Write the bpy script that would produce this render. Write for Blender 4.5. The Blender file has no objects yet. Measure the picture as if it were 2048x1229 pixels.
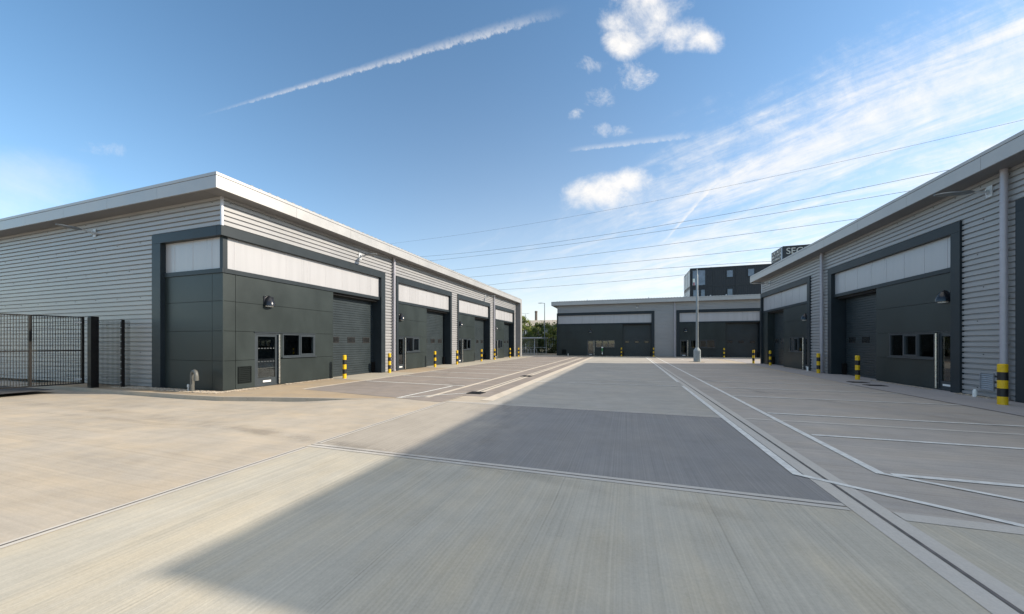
import bpy, bmesh, math, random
from mathutils import Vector, Matrix
random.seed(7)
S = bpy.context.scene
COL = S.collection
R = math.radians

# ------------------------------------------------------------------ camera
cam = bpy.data.cameras.new('camera'); camo = bpy.data.objects.new('camera', cam); COL.objects.link(camo)
camo.location = (0, 0, 1.7); camo.rotation_euler = (R(90), 0, R(18.04))
cam.sensor_width = 36; cam.lens = 36*700/2048; cam.shift_y = 72.5/2048
cam.clip_start = 0.05; cam.clip_end = 6000
S.camera = camo
# ------------------------------------------------------------------ exposure
S.view_settings.view_transform = 'Standard'; S.view_settings.look = 'None'
S.view_settings.exposure = 0.60; S.view_settings.gamma = 1
SUN_EL, SUN_AZ = 27.9, 73.8          # azimuth clockwise from +Y
SUN_STRENGTH, SKY_STRENGTH = 4.05, 0.136
CLOUD = 0.70                          # radiance of sunlit cloud

# ------------------------------------------------------------------ node helpers
class N:
    tree = None
    def __init__(s, v): s.v = v
    def _op(s, op, *o, clamp=False):
        n = N.tree.nodes.new('ShaderNodeMath'); n.operation = op; n.use_clamp = clamp
        for i, x in enumerate((s,)+o):
            x = x.v if isinstance(x, N) else x
            if isinstance(x, (int, float)): n.inputs[i].default_value = x
            else: N.tree.links.new(x, n.inputs[i])
        return N(n.outputs[0])
    def __add__(s, o): return s._op('ADD', o)
    __radd__ = __add__
    def __sub__(s, o): return s._op('SUBTRACT', o)
    def __rsub__(s, o): return N(o)._op('SUBTRACT', s)
    def __mul__(s, o): return s._op('MULTIPLY', o)
    __rmul__ = __mul__
    def __truediv__(s, o): return s._op('DIVIDE', o)
    def max(s, o): return s._op('MAXIMUM', o)
    def min(s, o): return s._op('MINIMUM', o)
    def abs(s): return s._op('ABSOLUTE')
    def pow(s, o): return s._op('POWER', o)
    def gt(s, o): return s._op('GREATER_THAN', o)
    def sat(s): return s._op('ADD', 0.0, clamp=True)
    def ss(s, a, b):
        n = N.tree.nodes.new('ShaderNodeMapRange'); n.interpolation_type = 'SMOOTHSTEP'
        N.tree.links.new(s.v, n.inputs[0]); n.inputs[1].default_value = a; n.inputs[2].default_value = b
        return N(n.outputs[0])
def sep(sock):
    n = N.tree.nodes.new('ShaderNodeSeparateXYZ'); N.tree.links.new(sock, n.inputs[0])
    return [N(o) for o in n.outputs]
def vec(*c):
    n = N.tree.nodes.new('ShaderNodeCombineXYZ')
    for i, x in enumerate(c):
        if isinstance(x, N): N.tree.links.new(x.v, n.inputs[i])
        else: n.inputs[i].default_value = x
    return n.outputs[0]
def noise(v, scale=1, detail=4, rough=.5, dist=0):
    n = N.tree.nodes.new('ShaderNodeTexNoise'); N.tree.links.new(v, n.inputs['Vector'])
    n.inputs['Scale'].default_value = scale; n.inputs['Detail'].default_value = detail
    n.inputs['Roughness'].default_value = rough; n.inputs['Distortion'].default_value = dist
    return N(n.outputs['Fac'])
def mixc(f, a, b):
    n = N.tree.nodes.new('ShaderNodeMix'); n.data_type = 'RGBA'
    for s_, x in ((n.inputs[0], f), (n.inputs[6], a), (n.inputs[7], b)):
        x = x.v if isinstance(x, N) else x
        if isinstance(x, (int, float)): s_.default_value = x
        elif isinstance(x, tuple): s_.default_value = x if len(x) == 4 else x+(1,)
        else: N.tree.links.new(x, s_)
    return n.outputs[2]

# ------------------------------------------------------------------ sky
W = bpy.data.worlds.new('World'); S.world = W; W.use_nodes = True
T = W.node_tree; N.tree = T; T.nodes.clear()
out = T.nodes.new('ShaderNodeOutputWorld'); bg = T.nodes.new('ShaderNodeBackground')
T.links.new(bg.outputs[0], out.inputs[0]); bg.inputs[1].default_value = SKY_STRENGTH
sky = T.nodes.new('ShaderNodeTexSky'); sky.sky_type = 'NISHITA'; sky.sun_disc = False
sky.sun_elevation = R(SUN_EL); sky.sun_rotation = R(SUN_AZ)
sky.air_density = 1.0; sky.dust_density = 0.35; sky.ozone_density = 2.4
tc = T.nodes.new('ShaderNodeTexCoord')
dx, dy, dz = sep(tc.outputs['Generated'])
t_ = R(18.04)
fw = dx*(-math.sin(t_)) + dy*math.cos(t_)            # a fixed chart of the northern sky
rt = dx*math.cos(t_) + dy*math.sin(t_)
fpos = fw.max(0.02)
A = rt/fpos; B = dz/fpos
front = fw.ss(0.05, 0.25)
def ca(px): return (px-1024)/700.
def cb(py): return (687-py)/700.
zz = dz.max(0.0) + 0.10
pu = (dx*-0.788 + dy*0.616)/zz; pv = (dx*0.616 + dy*0.788)/zz
fine = noise(vec(A, B, 0.0), 10, 9, .72, .35)
puff = noise(vec(A, B, 6.0), 5.0, 9, .60, .15)
big = noise(vec(A, B, 3.0), 2.6, 5, .55)
streak = noise(vec(pu*0.7, pv*2.6, 1.7), 1.0, 8, .62, 0.7)
streak2 = noise(vec(pu*2.6, pv*6.0, 9.1), 1.0, 7, .66, 1.2)
# cirrus sheet below a line running up to the right
e1 = ((N(A.v)-ca(1000))*0.511 + cb(478)) - B    # distance below the line, chart units
e1n = e1 + (streak-0.5)*0.42 + (fine-0.5)*0.22 + (streak2-.5)*.22
m1 = e1n.ss(-0.04, 0.24) * A.ss(ca(880), ca(1480))
tex = streak*0.58 + streak2*0.26 + fine*0.16
cir = m1 * (tex + A.ss(ca(1300), ca(2000))*.03).ss(0.38, 0.66) * 0.90
m2 = (e1 + (streak-0.5)*0.5).ss(-0.02, 0.2) * A.ss(ca(640), ca(1150)) * tex.ss(0.46, 0.70) * 0.40
veil = e1n.ss(0.05, 0.7) * A.ss(ca(1150), ca(1950)) * 0.50
def ex(x, k): return N(2.718)._op('POWER', x.max(0)*(-k))
haze = ex(B, 5.6) * A.ss(ca(420), ca(1300)) * 0.96
lowhaze = ex(B, 11.0) * 0.10 + ex(B, 2.2)*0.16
def q_(px, py, rx, ry):
    a = (A-ca(px))*(700/rx); b = (B-cb(py))*(700/ry)
    return 1.0-(a*a+b*b)
def cloudlet(parts, lo, hi, amp=1.0, k=3.2, src=None):
    q = q_(*parts[0])
    for p in parts[1:]: q = q.max(q_(*p))
    n = src or puff
    return (q.max(-2.2) + ((n-0.5)*.7+(fine-.5)*.45)*k*1.5).ss(lo, hi)*q.ss(-2.2, -.3)*amp
def blob(px, py, rx, ry, amp=1.0, lo=.30, hi=.85): return cloudlet([(px, py, rx, ry)], lo, hi, amp, 3.4, fine)
clouds = [cloudlet([(1288, -15, 74, 96), (1300, 36, 88, 62), (1345, 66, 92, 44), (1400, 82, 48, 30), (1256, 84, 46, 34)], -.15, 1.45, 1.0, 3.0),
          cloudlet([(1190, 386, 76, 38), (1262, 360, 64, 28), (1218, 366, 58, 28)], -.1, 1.25, 1.0, 2.6),
          cloudlet([(1274, 152, 46, 30)], .3, 2.2, .56, 3.8, fine), cloudlet([(1178, 130, 44, 20)], .3, 2.2, .42, 3.8, fine),
          cloudlet([(1143, 229, 30, 16)], .2, 1.9, .7, 3.0, fine), cloudlet([(1200, 196, 42, 28)], .4, 2.4, .42, 3.8, fine),
          cloudlet([(1216, 262, 54, 18)], .4, 2.3, .48, 3.4, fine)]
def trail(p, q, w0, w1, amp, f0, f1, lump=1.0, fr=9.0, soft=1.15):
    a0, b0, a1, b1 = ca(p[0]), cb(p[1]), ca(q[0]), cb(q[1])
    L = math.hypot(a1-a0, b1-b0); ux, uy = (a1-a0)/L, (b1-b0)/L
    t = ((A-a0)*ux + (B-b0)*uy)
    d = (A-a0)*(-uy) + (B-b0)*ux
    ln = noise(vec(t*2.4, d*1.4, 5.0), fr, 5, .7)
    tt = t/L
    w = (tt.sat()*(w1-w0) + w0)/700.
    r = (d + (ln-0.5)*w*lump)/w          # -1 lower edge, +1 upper edge
    core = r.ss(-1.15, -0.55) * (1.0-r.ss(-0.7, 1.25)*0.999)**1 if False else r.ss(-1.1, -0.5) * (1.0-r.ss(-0.6, 1.3))
    return core * tt.ss(0, f0) * (1.0-tt.ss(f1, 1.0)) * ((ln-.5)*3.2+0.75).sat() * amp
clouds += [trail((380, 238), (1150, 12), 2.6, 14.5, .46, .30, .78, 2.0, 26.0),
           trail((1303, 512), (1442, 350), 2.0, 6.0, .70, .5, .9, 2.4, 9.0),
           trail((1130, 301), (1450, 262), 5.0, 9.0, .34, .15, .6, 2.0, 14.0)]
lc = (q_(20, 385, 190, 100) + (tex-.5)*2.2).ss(0.0, 1.4)*0.40
lc2 = cloudlet([(205, 300, 60, 18)], .2, 1.8, .22, 3.4, fine)
dens = cir.max(m2).max(veil)
dens = 1.0-(1.0-dens)*(1.0-haze)
for c in clouds+[lc, lc2]: dens = 1.0-(1.0-dens)*(1.0-c)
dens = dens*front
# unseen fill: bright cloud added overhead and behind the viewer to light the shade
top = dz.ss(.71, .80)*(noise(vec(dx/zz, dy/zz, 2.2), 1.6, 5, .55).ss(.25, .55)*.5+.5)
gen = noise(vec(dx/zz, dy/zz, 4.4), 1.1, 6, .55).ss(0.50, 0.68)*0.35*(1.0-fw.ss(-0.3, 0.2))
dens = 1.0-(1.0-dens)*(1.0-gen)*(1.0-top*.95)
dens = (1.0-(1.0-dens)*(1.0-lowhaze)).sat()
shade = (fine*0.10 + 0.95)
cs = T.nodes.new('ShaderNodeVectorMath'); cs.operation = 'SCALE'
cs.inputs[0].default_value = (CLOUD/SKY_STRENGTH*1.0, CLOUD/SKY_STRENGTH*0.975, CLOUD/SKY_STRENGTH*0.945)
T.links.new(shade.v, cs.inputs['Scale'])
hs = T.nodes.new('ShaderNodeHueSaturation'); hs.inputs['Saturation'].default_value = 1.12; hs.inputs['Hue'].default_value = .4925
T.links.new(sky.outputs[0], hs.inputs['Color'])
T.links.new(mixc(dens, hs.outputs[0], cs.outputs[0]), bg.inputs[0])

# ------------------------------------------------------------------ sun
sl = bpy.data.lights.new('sun', 'SUN'); so = bpy.data.objects.new('sun', sl); COL.objects.link(so)
sl.energy = SUN_STRENGTH; sl.angle = R(0.55); sl.color = (1.0, .89, .73)
sd = Vector((math.sin(R(SUN_AZ))*math.cos(R(SUN_EL)), math.cos(R(SUN_AZ))*math.cos(R(SUN_EL)), math.sin(R(SUN_EL))))
so.rotation_euler = sd.to_track_quat('Z', 'Y').to_euler(); so.location = sd*60

# ------------------------------------------------------------------ materials
MATS = {}
def mat(name, col, rough=.5, metal=0., var=.12, vscale=3.0, vstretch=(1, 1, 1), bump=0., bscale=40., spec=.5, coat=0., alpha=None):
    m = bpy.data.materials.new(name); m.use_nodes = True; N.tree = m.node_tree
    p = m.node_tree.nodes['Principled BSDF']
    o = m.node_tree.nodes.new('ShaderNodeTexCoord').outputs['Object']
    x, y, z = sep(o)
    n = noise(vec(x*vstretch[0], y*vstretch[1], z*vstretch[2]), vscale, 5, .6)
    c0 = tuple(c*(1-var) for c in col); c1 = tuple(min(1, c*(1+var)) for c in col)
    m.node_tree.links.new(mixc(n.ss(.3, .7), c0, c1), p.inputs['Base Color'])
    m.node_tree.links.new((n*0.2+(rough-.1)).v, p.inputs['Roughness'])
    p.inputs['Metallic'].default_value = metal
    p.inputs['Specular IOR Level'].default_value = spec
    p.inputs['Coat Weight'].default_value = coat
    if bump:
        b = m.node_tree.nodes.new('ShaderNodeBump'); b.inputs['Strength'].default_value = bump; b.inputs['Distance'].default_value = .01
        m.node_tree.links.new(noise(o, bscale, 4, .6).v, b.inputs['Height']); m.node_tree.links.new(b.outputs[0], p.inputs['Normal'])
    MATS[name] = m
    return m
def concrete(name, col, axis, streak=.10, blotch=.12, warm=.06, freq=56.0, bumpk=.35):
    """brushed concrete; axis 0/1 = tine lines running along x/y"""
    m = bpy.data.materials.new(name); m.use_nodes = True; N.tree = m.node_tree; L = m.node_tree.links
    p = m.node_tree.nodes['Principled BSDF']
    o = m.node_tree.nodes.new('ShaderNodeTexCoord').outputs['Object']
    x, y, z = sep(o)
    al, ac = (x, y) if axis == 0 else (y, x)
    wob = noise(vec(al*.5, ac*.5, 0.), 1, 2)*0.05
    s1 = noise(vec(al*.16, (ac+wob)*freq, 0.), 1, 1.5, .6)
    s3 = noise(vec(al*.2, (ac+wob)*freq*.6, 3.), 1, 2, .6); s2 = noise(vec(al*.4, (ac+wob)*freq*.35, 7.), 1, 4, .75)
    b1 = noise(o, .35, 5, .6); b2 = noise(vec(al*.7, ac*1.5, 2.), 1.0, 6, .65); gr = noise(o, 45, 3, .75); b3 = noise(o, 1.9, 5, .65)
    lum = 1.0 - (1.0-s3.ss(.27, .40))*streak*.6*(s2*2.4-.5).sat() + (s1-.5)*streak*1.7 + (b1-.5)*blotch*2.2 + (b2-.5)*blotch*1.3 + (b3-.5)*blotch*2.2 + (gr-.5)*.34
    w = ((b2-.42)*3.0).sat()
    if name == 'concrete_dark':      # paler, warmer tone with a ragged border towards its western edge
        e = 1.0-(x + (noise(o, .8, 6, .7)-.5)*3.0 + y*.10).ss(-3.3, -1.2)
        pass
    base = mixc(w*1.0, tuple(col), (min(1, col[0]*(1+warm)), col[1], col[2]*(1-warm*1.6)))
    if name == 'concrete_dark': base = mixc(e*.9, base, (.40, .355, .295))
    v = m.node_tree.nodes.new('ShaderNodeVectorMath'); v.operation = 'SCALE'
    L.new(base, v.inputs[0]); L.new(lum.v, v.inputs['Scale'])
    # a few small dark spots
    spots = noise(o, 5.5, 2, .5).ss(.80, .84)
    L.new(mixc(spots*.35, v.outputs[0], (.10, .09, .085)), p.inputs['Base Color'])
    p.inputs['Roughness'].default_value = .82; p.inputs['Specular IOR Level'].default_value = .3
    b = m.node_tree.nodes.new('ShaderNodeBump'); b.inputs['Strength'].default_value = bumpk; b.inputs['Distance'].default_value = .006
    L.new((s1+gr*.4).v, b.inputs['Height']); L.new(b.outputs[0], p.inputs['Normal'])
    MATS[name] = m
    return m
def glassmat(name, clear=.55, tint=(.55, .6, .6)):
    m = bpy.data.materials.new(name); m.use_nodes = True; N.tree = m.node_tree; L = m.node_tree.links
    m.node_tree.nodes.clear(); nd = m.node_tree.nodes
    o = nd.new('ShaderNodeOutputMaterial'); g = nd.new('ShaderNodeBsdfGlossy'); g.inputs['Roughness'].default_value = .015
    t = nd.new('ShaderNodeBsdfTransparent'); t.inputs[0].default_value = tint+(1,)
    f = nd.new('ShaderNodeFresnel'); f.inputs[0].default_value = 1.6
    g.inputs[0].default_value = (.9, .93, .95, 1)
    mx = nd.new('ShaderNodeMixShader'); L.new((N(f.outputs[0])*1.25+.02).sat().v, mx.inputs[0]); L.new(t.outputs[0], mx.inputs[1]); L.new(g.outputs[0], mx.inputs[2])
    L.new(mx.outputs[0], o.inputs[0]); MATS[name] = m
    return m
M = MATS
PALE_EDGE_SLAB = 'concrete_dark'
concrete('concrete_yard', (.43, .378, .31), 0, .16, .20, .07, 22)
concrete('concrete_long', (.455, .422, .352), 1, .24, .17, .07, 46)
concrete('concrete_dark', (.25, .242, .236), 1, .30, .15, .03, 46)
concrete('concrete_lane', (.39, .368, .33), 0, .22, .18, .04, 16)
concrete('concrete_bays', (.26, .228, .205), 0, .24, .24, .05, 14)
concrete('concrete_right', (.40, .365, .33), 0, .24, .18, .05, 18)
concrete('concrete_path', (.36, .34, .335), 0, .05, .10, .02)
concrete('concrete_float', (.52, .49, .445), 1, .05, .08, .03)
concrete('concrete_band', (.56, .50, .42), 1, .05, .10, .04)
concrete('paver', (.37, .295, .21), 0, .06, .16, .08)
concrete('apron', (.41, .375, .31), 0, .06, .10, .05)
concrete('kerb_concrete', (.40, .35, .285), 0, .05, .16, .05)
concrete('verge_soil', (.20, .19, .13), 0, .05, .3, .05)
mat('asphalt', (.055, .05, .048), .85, var=.3, vscale=20, bump=.3)
mat('joint', (.13, .12, .115), .9, var=.3, vscale=6)
mat('road_paint', (.68, .67, .63), .7, var=.14, vscale=9, vstretch=(1, 1, 1))
mat('cladding', (.325, .322, .325), .42, .12, var=.05, vscale=.6, vstretch=(1, 1, 3))
mat('fascia', (.39, .385, .38), .42, .25, var=.05, vscale=.8)
mat('soffit', (.20, .20, .205), .5, .1, var=.06, vscale=.8)
mat('trim_silver', (.50, .50, .53), .38, .4, var=.06)
mat('pipe_paint', (.38, .365, .40), .38, .1, var=.05)
mat('panel_grey', (.024, .0325, .0325), .40, .0, var=.16, vscale=.9, vstretch=(1, 1, .5), spec=.3)
mat('frame_grey', (.023, .031, .037), .42, .0, var=.10, vscale=1.2, spec=.22)
mat('shutter_grey', (.030, .040, .045), .36, .0, var=.10, vscale=1.5, spec=.4)
mat('window_frame', (.036, .046, .055), .33, .0, var=.06, spec=.5)
mat('louvre_grey', (.010, .013, .013), .85, var=.08, spec=.1)
mat('louvre_silver', (.28, .29, .31), .45, .2, var=.06)
mat('polycarbonate', (.40, .396, .405), .30, .0, var=.045, vscale=1.0, vstretch=(3, 3, .12), spec=.6)
mat('mullion', (.48, .47, .48), .45, var=.05)
mat('gap_black', (.012, .012, .013), .8, var=.1)
mat('interior', (.16, .16, .15), .8, var=.15)
mat('interior_white', (.62, .64, .64), .8, var=.05)
mat('roof_sheet', (.20, .205, .215), .5, .3, var=.1)
mat('black_gloss', (.012, .013, .017), .22, var=.2, spec=.6)
mat('lens', (.75, .74, .70), .3, var=.05)
mat('steel', (.62, .60, .56), .28, .9, var=.08, vscale=9)
mat('galvanised', (.52, .54, .56), .5, .25, var=.12, vscale=6)
mat('lamp_grey', (.25, .27, .28), .42, .4, var=.08, vscale=4)
mat('cabinet_grey', (.28, .32, .34), .5, .1, var=.10, vscale=4)
mat('bollard_yellow', (.74, .46, .008), .42, var=.07, vscale=7, spec=.45)
mat('bollard_black', (.014, .013, .014), .45, var=.2, vscale=7)
mat('white_paint', (.80, .80, .78), .45, var=.05)
mat('green_paint', (.03, .17, .05), .45, var=.1)
mat('gate_black', (.009, .008, .008), .45, var=.2, spec=.25)
mat('vent_pipe_grey', (.11, .11, .10), .45, var=.1)
mat('iron', (.035, .032, .03), .6, .5, var=.3, vscale=20)
mat('pebble', (.42, .35, .27), .85, var=.45, vscale=23)
mat('office_black', (.022, .025, .031), .45, var=.12, vscale=1)
mat('office_frame', (.018, .02, .024), .4, var=.1)
mat('office_white', (.66, .66, .66), .5, var=.05)
mat('sign_letter', (.60, .60, .56), .45, var=.04)
mat('curtain_white', (.75, .8, .74), .8, var=.06)
mat('curtain_red', (.30, .03, .09), .8, var=.1)
mat('cable', (.05, .05, .055), .6, var=.1)
mat('bark', (.10, .075, .05), .9, var=.3, vscale=8, bump=.4)
for nm, c in (('leaf_dark', (.085, .13, .03)), ('leaf_mid', (.19, .24, .05)), ('leaf_light', (.30, .32, .075))):
    m = mat(nm, c, .55, var=.35, vscale=2.2)
    nt = m.node_tree; pr = nt.nodes['Principled BSDF']; tb = nt.nodes.new('ShaderNodeBsdfTranslucent'); mx = nt.nodes.new('ShaderNodeMixShader'); mx.inputs[0].default_value = .4
    nt.links.new(pr.inputs['Base Color'].links[0].from_socket, tb.inputs[0]); nt.links.new(pr.outputs[0], mx.inputs[1]); nt.links.new(tb.outputs[0], mx.inputs[2]); nt.links.new(mx.outputs[0], nt.nodes['Material Output'].inputs[0])
mat('hedge', (.03, .05, .018), .7, var=.5, vscale=3)
mat('shed_roof', (.42, .36, .29), .7, var=.08, vscale=.2)
mat('shed_wall', (.16, .16, .16), .7, var=.1)
mat('chimney_brick', (.15, .12, .10), .8, var=.15)
glassmat('glass'); glassmat('glass_clear', tint=(.85, .9, .9))
def stain():
    m = bpy.data.materials.new('tyre_rubber'); m.use_nodes = True; N.tree = m.node_tree; nd = m.node_tree.nodes; L = m.node_tree.links
    p = nd['Principled BSDF']; p.inputs['Base Color'].default_value = (.09, .08, .075, 1); p.inputs['Roughness'].default_value = .8
    uv = nd.new('ShaderNodeUVMap').outputs[0]
    u, v, _ = sep(uv)
    o = nd.new('ShaderNodeTexCoord').outputs['Object']
    e = (v*(1.0-v)*4.0).ss(.0, .9) * (u*(1.0-u)*4.0).ss(0, .35) * noise(o, 1.3, 5, .65).ss(.36, .68) * .11
    L.new(e.v, p.inputs['Alpha']); MATS['tyre_rubber'] = m
stain()

# ------------------------------------------------------------------ mesh helpers
class MB:
    def __init__(s): s.v = []; s.f = []; s.m = []; s.uv = None
    def quad(s, a, b, c, d, m=0):
        i = len(s.v); s.v += [a, b, c, d]; s.f.append((i, i+1, i+2, i+3)); s.m.append(m)
    def box(s, x0, x1, y0, y1, z0, z1, m=0):
        if x0 > x1: x0, x1 = x1, x0
        if y0 > y1: y0, y1 = y1, y0
        if z0 > z1: z0, z1 = z1, z0
        i = len(s.v)
        s.v += [(x0, y0, z0), (x1, y0, z0), (x1, y1, z0), (x0, y1, z0), (x0, y0, z1), (x1, y0, z1), (x1, y1, z1), (x0, y1, z1)]
        for f in ((3, 2, 1, 0), (4, 5, 6, 7), (0, 1, 5, 4), (1, 2, 6, 5), (2, 3, 7, 6), (3, 0, 4, 7)):
            s.f.append(tuple(i+k for k in f)); s.m.append(m)
        return s
    def tube(s, pts, r, n=12, m=0, cap=True):
        """tube along a polyline; r a number or list"""
        pts = [Vector(p) for p in pts]; rr = r if isinstance(r, (list, tuple)) else [r]*len(pts)
        i0 = len(s.v); prev = None
        for k, p in enumerate(pts):
            d = (pts[min(k+1, len(pts)-1)]-pts[max(k-1, 0)]).normalized()
            if prev is None: a = d.orthogonal().normalized()
            else: a = (prev-d*prev.dot(d)).normalized()
            prev = a; b = d.cross(a)
            for j in range(n):
                an = 2*math.pi*j/n
                s.v.append(tuple(p+(a*math.cos(an)+b*math.sin(an))*rr[k]))
        for k in range(len(pts)-1):
            for j in range(n):
                j2 = (j+1) % n
                s.f.append((i0+k*n+j, i0+k*n+j2, i0+(k+1)*n+j2, i0+(k+1)*n+j)); s.m.append(m)
        if cap:
            s.f.append(tuple(i0+j for j in reversed(range(n)))); s.m.append(m)
            s.f.append(tuple(i0+(len(pts)-1)*n+j for j in range(n))); s.m.append(m)
        return s
    def lathe(s, prof, n=24, c=(0, 0, 0), mats=None):
        i0 = len(s.v)
        for (r, z) in prof:
            for j in range(n):
                a = 2*math.pi*j/n; s.v.append((c[0]+r*math.cos(a), c[1]+r*math.sin(a), c[2]+z))
        for k in range(len(prof)-1):
            for j in range(n):
                j2 = (j+1) % n
                s.f.append((i0+k*n+j, i0+k*n+j2, i0+(k+1)*n+j2, i0+(k+1)*n+j)); s.m.append(mats[k] if mats else 0)
        s.f.append(tuple(i0+(len(prof)-1)*n+j for j in range(n))); s.m.append(mats[-1] if mats else 0)
        return s
    def build(s, name, mats, parent=None, fn=None, smooth=False, bevel=0):
        me = bpy.data.meshes.new(name)
        vs = [tuple(fn(*v)) for v in s.v] if fn else s.v
        me.from_pydata(vs, [], s.f)
        if not isinstance(mats, (list, tuple)): mats = [mats]
        for m in mats: me.materials.append(M[m] if isinstance(m, str) else m)
        me.polygons.foreach_set('material_index', s.m)
        if fn and getattr(fn, 'flip', False): me.flip_normals()
        if smooth:
            me.polygons.foreach_set('use_smooth', [True]*len(me.polygons))
            me.set_sharp_from_angle(angle=R(38))
        me.update()
        o = bpy.data.objects.new(name, me); COL.objects.link(o)
        if parent:
            o.parent = parent
            if parent.type == 'EMPTY' or True:
                o.matrix_parent_inverse = Matrix.Translation(-wloc(parent))
        if bevel:
            b = o.modifiers.new('bevel', 'BEVEL'); b.width = bevel; b.segments = 2; b.limit_method = 'ANGLE'; b.angle_limit = R(40)
        return o
def wloc(o):
    v = Vector((0, 0, 0)); v += o.location
    return v
def empty(name, loc, label, cat, group=None, rz=0):
    o = bpy.data.objects.new(name, None); COL.objects.link(o); o.location = loc; o.rotation_euler.z = rz
    return tag(o, label, cat, group)
def tag(o, label, cat, group=None):
    o['label'] = label; o['category'] = cat
    if group: o['group'] = group
    return o
def struct(o): o['kind'] = 'structure'; return o
def stuff(o, label=None): o['kind'] = 'stuff'; return o

# ------------------------------------------------------------------ ground
def sm(v): c = min(1, max(0, v)); return c*c*(3-2*c)
def gz(x, y): return -0.12*sm((-7.5-x)/2.5)*sm((9.6-y)/1.0)*sm((y-3)/3.0)
def rngs(a, b, st):
    n = max(1, int(round((b-a)/st))); return [a+(b-a)*i/n for i in range(n+1)]
def sheet(name, xs, ys, m, z=0, zf=None):
    b = MB()
    for x in xs:
        for y in ys: b.v.append((x, y, (zf(x, y) if zf else 0)+z))
    ny = len(ys)
    for i in range(len(xs)-1):
        for j in range(ny-1):
            b.f.append((i*ny+j, (i+1)*ny+j, (i+1)*ny+j+1, i*ny+j+1)); b.m.append(0)
    return b.build(name, m, smooth=bool(zf))
gx = [-2500, -600, -200, -80]+rngs(-40, -5, .5)+[0, 20, 60, 200, 600, 2500]
gy = [-2500, -600, -200, -40, -10]+rngs(0, 12, .4)+[30, 60, 120, 300, 800, 2500]
struct(sheet('ground', gx, gy, 'concrete_yard', 0, gz))
def poly(name, pts, m, z):
    b = MB(); b.v = [(x, y, z) for x, y in pts]; b.f = [tuple(range(len(pts)))]; b.m = [0]
    o = b.build(name, m)
    if o.data.polygons[0].normal.z < 0: o.data.flip_normals()
    return o
def slab(name, x0, x1, y0, y1, m, z=.004): return struct(sheet(name, [x0, x1], [y0, y1], m, z))
slab('yard_slab', -4.97, 2.30, -14, 4.46, 'concrete_long')
slab('yard_slab', 2.42, 12.5, -14, 4.40, 'concrete_long')
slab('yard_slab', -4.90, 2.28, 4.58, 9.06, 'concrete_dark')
slab('yard_slab', -3.78, 2.28, 9.20, 45.4, 'concrete_lane')
slab('drain_lane', -5.88, -4.03, 10.3, 45.0, 'concrete_bays')
slab('yard_slab', 2.44, 8.72, 4.52, 45.4, 'concrete_right')
struct(poly('parking_slab', [(-11.28, 9.9), (-6.75, 9.25), (-5.9, 9.05), (-5.05, 8.95), (-5.05, 10.3), (-5.88, 10.3), (-5.88, 45.0), (-11.28, 45.0)], 'concrete_bays', .004))
struct(poly('footpath', [(8.78, -14), (12.2, -14), (12.2, 45.4), (9.9, 45.4), (9.84, 34.6), (9.2, 27), (8.78, 18)], 'concrete_path', .006))
slab('footpath', -13.2, 30, 46.0, 49.5, 'apron', .006)
slab('access_road', -23.6, -19.8, -6, 7.0, 'asphalt', .004)
# concrete bands, drain slots, joints, kerb edgings
b = MB()
def strip(b, x0, x1, y0, y1, z, m=0): b.quad((x0, y0, z), (x1, y0, z), (x1, y1, z), (x0, y1, z), m)
strip(b, -6.03, -5.85, 9.6, 45.0, .008); strip(b, -4.10, -3.72, 9.6, 45.0, .008)
strip(b, -5.02, -4.90, 11.3, 41, .008); strip(b, -4.84, -4.68, 11.3, 41, .008)
strip(b, -11.42, -11.25, 9.9, 45.0, .009)
struct(b.build('concrete_band', 'concrete_band'))
b = MB()
strip(b, 2.18, 2.345, -14, 45.4, .008); strip(b, 2.385, 2.53, -14, 45.4, .008)
struct(b.build('concrete_edge', 'concrete_float'))
b = MB()
strip(b, -5.0, 2.17, 4.43, 4.505, .0085); strip(b, -5.0, 2.17, 4.53, 4.60, .0085); strip(b, 2.54, 12.3, 4.34, 4.52, .0085)
strip(b, -5.0, 2.17, 9.03, 9.115, .0085); strip(b, -5.0, 2.17, 9.135, 9.21, .0085); strip(b, 2.54, 8.7, 9.05, 9.18, .0085)
strip(b, -5.025, -4.985, -14, 4.4, .0085); strip(b, -4.96, -4.90, -14, 4.4, .0085)
strip(b, -5.025, -4.985, 4.62, 9.0, .0085); strip(b, -4.96, -4.90, 4.62, 9.0, .0085)
struct(b.build('joint_edge', 'concrete_float'))
b = MB()
strip(b, 2.35, 2.38, -14, 45, .010); strip(b, -4.9, -4.84, 11.2, 41, .010)
strip(b, -5.0, 2.17, 4.51, 4.525, .011); strip(b, -5.0, 2.17, 9.118, 9.132, .011)
strip(b, -4.98, -4.965, -14, 4.4, .011); strip(b, -4.98, -4.965, 4.62, 10.8, .011)
for y in (14.0, 18.6, 23.2, 27.8, 32.4): strip(b, -5.8, -5.03, y, y+.02, .0105)
strip(b, 8.72, 8.78, -14, 18, .010)
for y in (14.0, 18.6, 23.2, 27.8): strip(b, 2.6, 8.7, y+.2, y+.212, .0105)
struct(b.build('slab_joint', 'joint'))
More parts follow.
